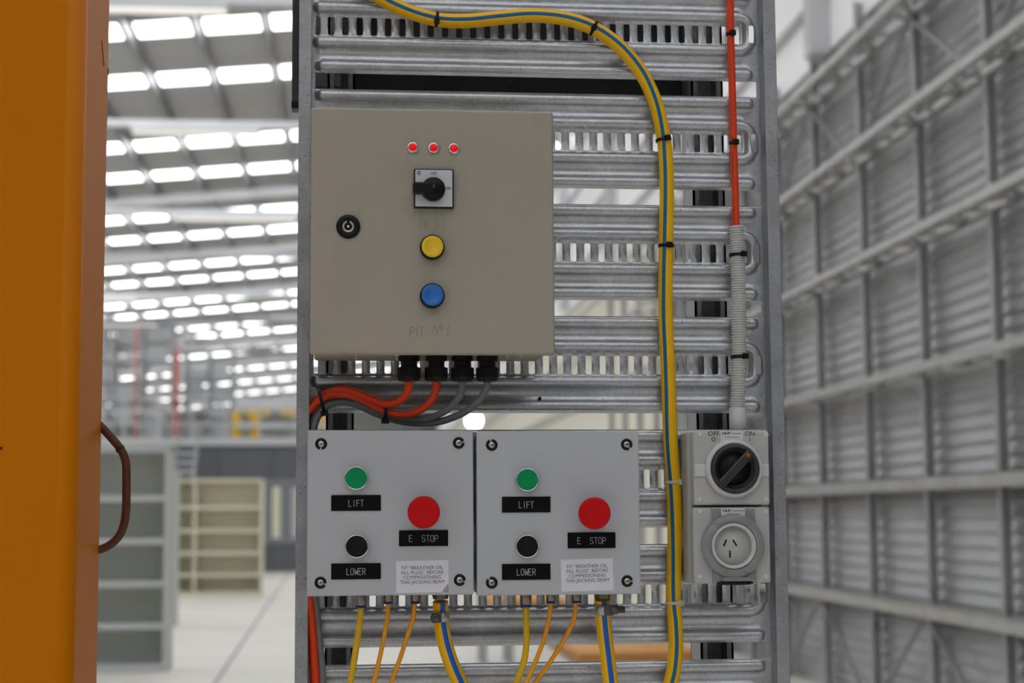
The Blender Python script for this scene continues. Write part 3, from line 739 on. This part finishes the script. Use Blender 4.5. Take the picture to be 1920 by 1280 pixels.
# ================================================================== LIFT CONTROL BOXES
YL = -.108
def screw(root, c, gap):
    r = .0068; m = MB(); pts = []
    for i in range(29):
        t = gap+.22+(2*pi-.44)*i/28; pts.append(Vector((c.x+.0058*math.cos(t), YL, c.z+.0058*math.sin(t))))
    m.tube(pts, .0017, 8, raw=True)
    s = root.part('lid_screw', m, 'black')
    root.part('screw_head', MB().lathe([(.0044, -.001), (.0044, .0006), (.0032, .0018), (0, .0022)], (c.x, YL, c.z), 24), 'steel', s)
    a = random.uniform(0, 1.5); x = MB()
    for q in (a, a+pi/2):
        d = Vector((math.cos(q), 0, math.sin(q)))*.0021; cc = Vector((c.x, YL-.0021, c.z)); x.bar(cc-d, cc+d, .0008, .0006, up=(0, 1, 0))
    root.part('cross_slot', x, 'ink', s)
def control_box(name, label, x0, x1, y0, y1, lift, lower, stop, plates, note, screws, fits, barb, gaps):
    a, b = P((x0), 960, YL), P((x1), 960, YL); zt, zb = P((x0+x1)/2, y0, YL).z, P((x0+x1)/2, y1, YL).z
    R_ = Root(name, label, 'control box', ((a.x+b.x)/2, -.07, zb), 'lift control boxes')
    R_.part('body', MB().box(a.x+.0015, b.x-.0015, YL+.019, -.034, zb+.0015, zt-.0015, .002), 'boxgrey')
    R_.part('lid', MB().box(a.x, b.x, YL, YL+.018, zb, zt, .0022, 3), 'boxgrey')
    m = MB()
    for sx in (a.x+.03, b.x-.03):
        for sz in (zb+.03, zt-.03): m.lathe([(.006, 0), (.006, .036)], (sx, .002, sz), 12)
    R_.part('standoff', m, 'steel')
    for (px_, py), col, lab in ((lift, 'green', 'green push button'), (lower, 'knobd', 'black push button')):
        c = P(px_, py, YL-.010); c.y = YL
        bt = R_.part('push_button', MB().lathe([(.0150, 0), (.0150, .007), (.0146, .0105), (.0134, .0108), (.0134, .006)], c, 40), 'chrome', label=lab)
        R_.part('button_cap', MB().lathe([(.0134, .006), (.0134, .0102), (.0126, .0106), (.0105, .0100), (0, .0094)], c, 40), col, bt)
    c = P(stop[0], stop[1], YL-.034); c.y = YL
    es = R_.part('emergency_stop', MB().lathe([(.0145, 0), (.0145, .010), (.0120, .012), (.0120, .022)], c, 36), 'black', label='red mushroom emergency stop button')
    R_.part('mushroom_cap', MB().lathe([(.0120, .020), (.0190, .0215), (.0200, .0235), (.0201, .030), (.0192, .0345), (.0172, .0362), (.0160, .0358), (.008, .0366), (0, .0368)], c, 48), 'red', es)
    for txt, (u0, v0, u1, v1) in plates:
        p, q = P(u0, v0, YL), P(u1, v1, YL)
        npl = R_.part('nameplate', MB().box(p.x, q.x, YL-.0016, YL, q.z, p.z, .0004, 1), 'blackm', label='black engraved nameplate reading '+txt)
        cc = Vector(((p.x+q.x)/2, YL-.0017, (p.z+q.z)/2-.0004)); m = MB()
        adv = 1.22 if txt != 'E STOP' else 1.22
        strokes(m, txt.replace('E STOP', 'E  STOP'), cc, .0078, .00058, adv=adv, sx=.72 if txt != 'E STOP' else .78)
        R_.part('lettering', m, 'engrave', npl)
    (u0, v0), (u1, v1), tilt = note
    p, q = P(u0, v0, YL), P(u1, v1, YL); wv, hv = q.x-p.x, p.z-q.z
    c = Vector(((p.x+q.x)/2, YL-.0002, (p.z+q.z)/2)); rot = Matrix.Translation(c) @ Matrix.Rotation(tilt, 4, 'Y') @ Matrix.Translation(-c)
    pn = R_.part('paper_label', MB().box(c.x-wv/2, c.x+wv/2, YL-.0003, YL+.0001, c.z-hv/2, c.z+hv/2, rot=rot), 'paper', label='white paper label')
    m = MB()
    for i, ln in enumerate(('FIT "BREATHER OIL', 'FILL PLUG". BEFORE', 'COMMISSIONING', 'THIS JACKING BEAM')):
        tm = text_mb(ln, .0062, (c.x, YL-.0004, c.z+hv*(.27-.148*i)), sx=.98, depth=.0001)
        m.add([rot @ Vector(x) for x in tm.v], tm.f)
    R_.part('printing', m, 'ink2', pn)
    if abs(tilt+.012) < .001:
        R_.part('torn_corner', MB().poly([(c.x+wv*.38, c.z-hv/2), (c.x+wv/2, c.z-hv/2), (c.x+wv/2, c.z-hv*.22), (c.x+wv*.47, c.z-hv*.26), (c.x+wv*.40, c.z-hv*.42)], YL-.0005, YL-.0002), 'tan', pn)
    for (px_, py), g in zip(screws, gaps): screw(R_, P(px_, py, YL), g)
    YT = -.07
    for px_, big in fits:
        c = P(px_, 1130, YT); r = .0074 if big else .0062; l = .0155 if big else .011
        ft = R_.part('push_fitting', MB().lathe([(r*.9, -.002), (r, .0), (r, l), (r*.85, l+.001)], (c.x, YT, zb+.002), 20, 'z'), 'nickel')
        R_.part('collet', MB().lathe([(r*1.0, l+.0012), (r*1.0, l+.0032), (r*.7, l+.0036)], (c.x, YT, zb+.002), 20, 'z'), 'ring_b', ft)
    c = P(barb, 1122, YT)
    R_.part('hose_barb', MB().lathe([(.010, -.002), (.0105, 0), (.0105, .006), (.0098, .0065), (.0098, .009)], (c.x, YT, zb+.002), 6, 'z', smooth=False), 'nickel')
    return R_, zb
cb1, zb1 = control_box('lift_control_box', 'grey lift control box below the cabled glands, next to the frame rail', 576, 888, 806, 1116, (668, 896), (669, 1024), (795, 960),
    (('LIFT', (621, 928, 714, 957)), ('E STOP', (748, 994, 840, 1023)), ('LOWER', (621, 1056, 714, 1085))), ((743, 1051), (841, 1110), -.012),
    ((602, 832), (860, 830), (601, 1092), (862, 1087)), ((676, 1), (728, 0), (779, 0)), 826, (-1.6, .2, -.35, -.3))
cb2, zb2 = control_box('lift_control_box', 'grey lift control box between the other control box and the yellow hose', 894, 1200, 807, 1115, (989, 899), (989, 1024), (1116, 962),
    (('LIFT', (941, 931, 1032, 960)), ('E STOP', (1064, 998, 1154, 1027)), ('LOWER', (941, 1057, 1032, 1086))), ((1052, 1048), (1150, 1107), -.022 if 0 else -.02),
    ((922, 834), (1175, 833), (922, 1092), (1176, 1089)), ((986, 1), (1033, 0), (1081, 0)), 1130, (1.8, -.9, 2.2, 0))

# ---- air tubes and supply hoses below the boxes
YT = -.07
def fall(pts, y0=YT, y1=-.055):
    n = len(pts)-1; return [P(x, y, y0+(y1-y0)*min(1, i/n)) for i, (x, y) in enumerate(pts)]
tubes = [([(677, 1126), (675, 1160), (670, 1200), (662, 1250), (654, 1300), (648, 1360)], .0042, 'tube_y', 'thick yellow air tube nearest the rail under the box near the rail'),
 ([(728, 1122), (726, 1160), (719, 1200), (708, 1250), (696, 1300), (684, 1360)], .0030, 'tube_a', 'thin amber air tube in the middle under the box near the rail'),
 ([(778.5, 1122), (774, 1160), (763, 1195), (748, 1240), (733, 1280), (716, 1330)], .0030, 'tube_a', 'thin amber air tube beside the striped hose under the box near the rail'),
 ([(986, 1126), (987, 1175), (987, 1208), (982, 1240), (971, 1272), (956, 1310), (940, 1360)], .0042, 'tube_y', 'thick yellow air tube under the box near the socket'),
 ([(1033, 1122), (1029, 1160), (1021, 1195), (1008, 1230), (991, 1270), (972, 1310), (955, 1350)], .0030, 'tube_a', 'thin amber air tube in the middle under the box near the socket'),
 ([(1081, 1122), (1076, 1160), (1063, 1190), (1045, 1220), (1022, 1254), (1000, 1283), (975, 1320)], .0030, 'tube_a', 'thin amber air tube beside the striped hose under the box near the socket')]
for pts, r, mt, lab in tubes:
    q = fall(pts, YT, -.042 if 'beside' in lab else -.055); q[0].z = min(q[0].z, zb1-.009)
    lone('air_tube', MB().tube(q, r, 14, 6), mt, lab, 'air tube', q[len(q)//2], 'air tubes under the control boxes')
def supply(pts, lab, side, cy):
    q = fall(pts, YT, -.045); m = MB().tube(q, .0098, 36, 8, stripes=((lambda t: -14 if side < 0 else -2, 17, 1), (lambda t: 165, 17, 1)))
    R_ = Root('supply_hose', lab, 'hose', q[len(q)//2], 'striped supply hoses under the control boxes')
    h = R_.part('hose', m, ['hose', 'hoseblue2'])
    c = P(pts[0][0]+(1 if side < 0 else .5), cy, YT)
    cl = R_.part('hose_clamp', MB().lathe([(.0100, -.0062), (.0108, -.006), (.0108, .006), (.0100, .0062)], c, 32, 'z'), 'steel', label='steel hose clamp')
    s = side
    R_.part('screw_housing', MB().box(c.x+s*.006-.006, c.x+s*.006+.006, c.y-.016, c.y-.0085, c.z-.0065, c.z+.0065, .001), 'clamp_shade', cl)
    if s < 0: R_.part('clamp_screw', MB().lathe([(.006, -.002), (.0062, .004), (.0046, .0055), (.0044, .0078), (.003, .0078), (.003, .006)], (c.x-.0085, c.y-.014, c.z-.0005), 18), 'clamp_shade', cl)
    else: R_.part('clamp_screw', MB().lathe([(.0062, 0), (.0062, .009), (.0045, .0095), (.0045, .018), (.002, .0185)], (c.x+.008, c.y-.012, c.z+.001), 12, (1, 0, 0)), 'clamp_shade', cl)
supply([(826, 1127), (827, 1160), (831, 1190), (839, 1222), (851, 1255), (868, 1292), (890, 1335)], 'yellow hose with bright blue stripe under the box near the rail', -1, 1156)
supply([(1130, 1123), (1130.5, 1152), (1134, 1190), (1140, 1240), (1146, 1290), (1150, 1340)], 'yellow hose with bright blue stripe under the box near the socket', 1, 1143)

# ================================================================== LONG HOSE, CABLE, CONDUIT
YHO = -.0192
hpx = [(655, -330), (656, -240), (660, -140), (672, -60), (690, -24), (712, -6), (742, 11), (785, 28), (830, 38), (880, 39), (940, 33), (1000, 29), (1060, 35), (1112, 53), (1160, 86), (1200, 133), (1228, 190), (1243, 250), (1249, 310), (1250, 380), (1249, 450), (1248, 520), (1248, 590), (1251, 660), (1254, 740), (1257, 820), (1263, 905), (1265, 980), (1264.5, 1060), (1263, 1120), (1266, 1170), (1267, 1215), (1262, 1262), (1248, 1310), (1238, 1360)]
hq = [P(x, y, YHO) for x, y in hpx]
ang = [(0, -5), (.18, -2), (.3, 0), (.45, 3), (.52, -20), (.6, -25), (.7, -30), (.75, -40), (.82, -22), (.88, -5), (1, 0)]
def angf(t):
    for (a, x), (b, y) in zip(ang, ang[1:]):
        if t <= b: return -(x+(y-x)*(t-a)/(b-a))
    return 0
hz = lone('yellow_hose', MB().tube(hq, .0098, 48, 8, stripes=((lambda t: angf(t), 17, 1), (lambda t: angf(t)-112, 15, 1), (lambda t: angf(t)+125, 15, 1))), ['hose', 'hoseblue'], 'long yellow hose with teal stripe arching over the frame', 'hose', hq[16])
cp = [(1361, -330), (1364, -200), (1367, -60), (1369, 0), (1370, 64), (1373, 170), (1375.5, 268), (1378, 340), (1380, 420), (1381, 450)]
cq = [P(x, y, -.0145) for x, y in cp]
oc = Root('orange_cable', 'straight orange cable dropping into the grey ribbed conduit', 'cable', cq[3])
oco = oc.part('sheath', MB().tube(cq, .0050, 18, 6), 'orange')
m = MB(); yy = 20
while yy < 415:
    x = 1369+(yy)*.0255-2.6; c = P(x, yy, -.0187); 
    if random.random() < .75: m.box(c.x-.0003, c.x+.0003, c.y-.0001, c.y+.0003, c.z-.0012, c.z+.0009)
    yy += 4.5
oc.part('sheath_print', m, 'ink', oco)
kp = [(1381, 424), (1383, 478), (1385, 570), (1386, 668), (1384, 730), (1382, 768)]
kq = crom([P(x, y, -.0205) for x, y in kp], 300)
nr = 72; cum = [0]
for a, b in zip(kq, kq[1:]): cum.append(cum[-1]+(b-a).length)
kr = []; i = 0
for q in range(nr*10+1):
    t = cum[-1]*q/(nr*10)
    while i < len(cum)-2 and cum[i+1] < t: i += 1
    kr.append(kq[i].lerp(kq[i+1], (t-cum[i])/max(1e-9, cum[i+1]-cum[i])))
kq = kr
cd = Root('ribbed_conduit', 'pale grey ribbed conduit running into the switched socket', 'conduit', kq[len(kq)//2])
cd.part('ribbed_tube', MB().tube(kq, lambda t: .0104-.0019*abs(math.cos(pi*nr*t))**5, 20, raw=True), 'conduit')
c = P(1383, 765, -.0205); cd.part('coupling', MB().lathe([(.0095, -.001), (.0112, 0), (.0112, .0115), (.0116, .012), (.0116, .03)], c, 28, 'z'), 'conduit')
# sheathed cables from the glands
zg = zb+.006-.033
CB = [('orange_power_cable', .0054, 'orange', 'orange cable from the gland nearest the door lock', [(767, 716), (766, 728), (761, 740), (747, 752), (726, 757), (708, 752), (686, 743), (658, 733), (637, 731), (618, 736), (602, 744), (588, 756), (577, 769), (569, 786), (565, 900), (567, 1000), (572, 1080), (580, 1150), (586, 1220), (590, 1300), (592, 1360)], -.013),
 ('orange_power_cable', .0050, 'orange', 'orange cable from the second gland, passing the lower cable tie', [(818, 716), (817, 730), (811, 746), (795, 764), (768, 775), (738, 775), (708, 764), (682, 750), (658, 741), (633, 739), (613, 743), (595, 755), (581, 769), (571, 787), (566, 900), (568, 1000), (574, 1080), (584, 1150), (589, 1220), (593, 1300), (595, 1360)], -.021),
 ('grey_control_cable', .0046, 'greyc', 'grey cable from the third gland of the beige cabinet', [(867, 716), (865, 732), (856, 750), (838, 768), (812, 781), (785, 785), (755, 783), (725, 777), (692, 765), (660, 752), (636, 748), (615, 753), (599, 764), (589, 780), (585, 805), (584, 900), (585, 1000), (588, 1110), (594, 1180), (600, 1240), (603, 1300), (605, 1360)], -.011),
 ('grey_control_cable', .0046, 'greyc', 'grey cable from the gland farthest from the rail', [(914, 716), (911, 730), (900, 747), (878, 768), (850, 782), (820, 791), (790, 793), (760, 791), (730, 784), (700, 773), (668, 758), (640, 753), (618, 759), (603, 771), (592, 790), (587, 820), (586, 900), (587, 1000), (590, 1110), (597, 1180), (603, 1240), (606, 1300), (608, 1360)], -.018)]
for i, (nm, r, mt, lab, pts, yend) in enumerate(CB):
    q = []
    for j, (x, y) in enumerate(pts):
        s = min(1, j/11); s = s*s*(3-2*s); q.append(P(x, y, YG+(yend-YG)*s))
    q[0].x = GX[i].x; q[0].z = zg+.004
    lone(nm, MB().tube(q, r, 16, 6), mt, lab, 'cable', q[9], 'sheathed cables below the beige cabinet')
# ---- cable ties
def tie(c, tan, r, lab, mt='black', head=.0036, ha=0.0, group='cable ties'):
    t = Vector(tan).normalized(); c = Vector(c)
    R_ = Root('cable_tie', lab, 'cable tie', c, group)
    w2 = .0020
    R_.part('strap', MB().lathe([(r, -w2), (r+.0013, -w2), (r+.0013, w2), (r, w2), (r, -w2)], c, 28, t), mt)
    fr = Vector((0, -1, 0)); sd = t.cross(fr).normalized(); d = (fr*math.cos(ha)+sd*math.sin(ha)).normalized()
    hc = c+d*(r+.0022); e = t*head
    m = MB().bar(hc-e, hc+e, head*2.1, .0045, up=d); R_.part('locking_head', m, mt)
def tang(path, px, py):
    i = min(range(len(path)), key=lambda k: (path[k][0]-px)**2+(path[k][1]-py)**2); a, b = path[max(0, i-1)], path[min(len(path)-1, i+1)]
    return (P(*b, 0)-P(*a, 0))
for px_, py, ha, mt, lab in ((819, 36, .5, 'black', 'black cable tie on the arch of the yellow hose above the cabinet'), (1113, 53, .2, 'black', 'black cable tie where the yellow hose starts to bend down'),
    (1244, 262, -.3, 'black', 'black cable tie on the yellow hose level with the red lamps'), (1249, 461, -.2, 'black', 'black cable tie on the yellow hose level with the yellow button'),
    (1263, 904, -.9, 'tiewhite', 'white cable tie on the yellow hose beside the switch knob'), (1263, 1130, -.8, 'tiewhite', 'white cable tie on the yellow hose below the socket')):
    tie(P(px_, py, YHO), tang(hpx, px_, py), .0096, lab, mt, ha=ha)
for px_, py, lab in ((1369.8, 64, 'black cable tie near the top of the orange cable'), (1375.5, 268, 'black cable tie halfway down the orange cable')):
    tie(P(px_, py, -.0145), (0.03, 0, -1), .0050, lab, ha=-.2)
for px_, py, lab in ((1383, 478, 'black cable tie near the top of the ribbed conduit'), (1386, 669, 'black cable tie low on the ribbed conduit')):
    tie(P(px_, py, -.0205), (0.02, 0, -1), .0104, lab, ha=-.5)
def loop_tie(c, a, ry, rz, lab):
    R_ = Root('cable_tie', lab, 'cable tie', c, 'cable ties'); d = Vector((math.sin(a), 0, math.cos(a)))   # long axis in the picture plane
    e = Vector((0, -1, 0)); t = d.cross(e); m = MB(); v = []; f = []; n = 28
    for k in range(n):
        q = 2*pi*k/n; p = Vector(c)+d*math.cos(q)*rz+e*math.sin(q)*ry
        for s in (-.0022, .0022):
            for g in (1, 1.09): v.append(Vector(c)+(p-Vector(c))*g+t*s)
    for k in range(n):
        i, j = 4*k, 4*((k+1) % n)
        f += [(i, j, j+1, i+1), (i+2, i+3, j+3, j+2), (i+1, j+1, j+3, i+3), (i, i+2, j+2, j)]
    R_.part('strap', m.add(v, f), 'black'); hc = Vector(c)-d*rz*1.0+e*.006
    R_.part('locking_head', MB().bar(hc-t*.005, hc+t*.005, .006, .007, up=d), 'black')
loop_tie(P(603, 753, -.030), -.25, .016, .0155, 'black cable tie round the cable bundle next to the rail')
loop_tie(P(723, 771, -.050), .05, .013, .0125, 'black cable tie round the cable bundle below the second gland')

# ================================================================== SWITCHED SOCKET
YS = -.078
def XZ(px, py, Y=YS): q = P(px, py, Y); return q.x, q.z
x0, z1 = XZ(1297, 804); x1, z0 = XZ(1447, 1095)
so = Root('switched_socket', 'grey weatherproof switch and socket outlet below the conduit', 'switch', ((x0+x1)/2, -.04, z0))
so.part('back_box', MB().box(x0-.002, x1-.002, YS+.022, -.0094, z0+.001, z1, .004), 'swgrey')
xa, za = XZ(1299, 807); xb_, zb_ = XZ(1444, 946)
sp = so.part('switch_plate', MB().box(xa, xb_, YS, YS+.021, zb_, za, .003, 3), 'swgrey')
xa2, za2 = XZ(1299, 951); xb2, zb2_ = XZ(1446, 1092)
pp_ = so.part('socket_plate', MB().box(xa2, xb2, YS, YS+.021, zb2_, za2, .003, 3), 'swgrey')
def screwcap(px, py, par):
    x, z = XZ(px, py); so.part('screw_cap', MB().lathe([(.0036, -.001), (.0034, .0006), (.0024, .0011), (0, .0012)], (x, YS, z), 16), 'swgrey2', par)
for q in ((1313, 815), (1436, 815), (1313, 936), (1436, 936)): screwcap(*q, sp)
for q in ((1313, 959), (1436, 959), (1313, 1081), (1436, 1081)): screwcap(*q, pp_)
kx, kz = XZ(1379, 878, YS-.012)
so.part('knob_ring', MB().lathe([(.0390, -.001), (.0375, .006), (.0350, .010), (.0322, .0102), (.0318, .003)], (kx, YS, kz), 56), 'swgrey2', sp)
kn = so.part('switch_knob', MB().lathe([(.0316, .002), (.0316, .012), (.0296, .0145), (.0268, .0145), (.0262, .007), (0, .006)], (kx, YS, kz), 56), 'knob', label='dark rotary knob with red pointer')
an = math.radians(46); d = Vector((math.cos(an), 0, math.sin(an))); c = Vector((kx, YS-.012, kz))
so.part('knob_grip', MB().bar(c-d*.0285, c+d*.0285, .0105, .015, up=(0, -1, 0)), 'knob', kn)
so.part('grip_edge', MB().bar(c-d*.027+Vector((-.0036, -.0076, .0036)), c+d*.027+Vector((-.0036, -.0076, .0036)), .0008, .0005, up=(0, -1, 0)), 'greyc', kn)
rx, rz_ = XZ(1403, 853, YS-.02); so.part('red_pointer', MB().lathe([(.0028, 0), (.0028, .0008), (0, .0009)], (rx, YS-.0194, rz_), 16), 'reddot', kn)
so.part('knob_recess', MB().lathe([(.026, .0), (.0255, .0068), (0, .0070)], (kx, YS, kz), 40), 'knobd', kn)
for lx in (xa+.011, xb_-.009): so.part('side_rib', MB().box(lx-.010, lx+.008, YS-.0025, YS+.002, kz-.010, kz+.006, .0012), 'swgrey2', sp)
m = text_mb('OFF', .0085, (*XZ(1338, 813)[:1], YS-.0002, XZ(1338, 813)[1])); 
for t_, px_, py, s_ in (('ON', 1406, 813, .0085), ('O', 1338, 824, .0075), ('I', 1406, 824, .0075)):
    x, z = XZ(px_, py); tm = text_mb(t_, s_, (x, YS-.0002, z), bold=.0001 if t_ == 'O' else 0); m.add(tm.v, tm.f)
so.part('lettering', m, 'ink', sp)
def maker_label(u0, v0, u1, v1, Y, par):
    p, q = P(u0, v0, Y), P(u1, v1, Y)
    lb = so.part('maker_label', MB().box(p.x, q.x, Y-.0003, Y, q.z, p.z), 'white', par)
    m = text_mb('NHP', .0042, (p.x+.0075, Y-.0004, p.z-.0030), bold=.00018, sx=1.25); hgt = p.z-q.z
    x = p.x+.0145
    while x < q.x-.002:
        wd_ = random.uniform(.0006, .0013); m.box(x, x+wd_, Y-.0005, Y-.0003, p.z-.0036, p.z-.0024); x += wd_+.0005
    for r_, (a, b) in enumerate(((.22, .82), (.36, .66))):
        x = p.x+(q.x-p.x)*a
        while x < p.x+(q.x-p.x)*b:
            wd_ = random.uniform(.0006, .0014); m.box(x, x+wd_, Y-.0005, Y-.0003, p.z-hgt*(.52+.2*r_)-.0008, p.z-hgt*(.52+.2*r_)); x += wd_+.0006
    so.part('label_print', m, 'ink2', par)
maker_label(1351, 808, 1393, 829, YS-.0001, sp)
# socket with clear flap
ox, oz = XZ(1375, 1023, YS-.008)
so.part('socket_face', MB().lathe([(.031, -.001), (.031, .004), (0, .0042)], (ox, YS, oz), 48), 'swgrey', pp_)
so.part('socket_ring', MB().lathe([(.0250, .003), (.0250, .011), (.0262, .0125), (.0285, .0125), (.0296, .011), (.0300, .003)], (ox, YS, oz), 56), 'swgrey2', pp_)
m = MB()
for px_, py, a in ((1359.5, 1017.5, -.42), (1378, 1017.5, .55), (1369, 1038.5, 0)):
    x, z = XZ(px_, py, YS-.005); c = Vector((x, YS-.0044, z)); d = Vector((-math.sin(a), 0, math.cos(a)))*(.0046)
    m.bar(c-d, c+d, .0020, .0006, up=(0, 1, 0))
so.part('pin_slot', m, 'ink', pp_)
fl_ = so.part('clear_flap', MB().lathe([(.0305, .003), (.0305, .0135), (.0345, .0135), (.0405, .0105), (.0412, .002), (.0395, .001)], (ox, YS, oz), 56), 'clear', label='clear plastic socket flap')
xa3, za3 = XZ(1333, 951); xb3, zb3 = XZ(1414, 982)
so.part('flap_hinge', MB().box(xa3, xb3, YS-.004, YS-.0006, zb3, za3, .001), 'clear', fl_)
xa4, za4 = XZ(1335, 1070); xb4, zb4 = XZ(1417, 1093)
so.part('flap_tab', MB().box(xa4, xb4, YS-.006, YS-.0006, zb4, za4, .001), 'clear', fl_)
so.part('latch_lip', MB().box(xa4+.012, xb4-.008, YS-.011, YS-.004, zb4+.003, zb4+.008, .0015), 'clear', fl_)
so.part('finger_gap', MB().lathe([(.001, -.024), (.0026, -.018), (.0030, 0), (.0026, .018), (.001, .024)], ((xa4+xb4)/2, YS-.006, zb4+.001), 12, (1, 0, 0)), 'black', fl_)
maker_label(1352, 953, 1397, 971, YS-.0045, pp_)
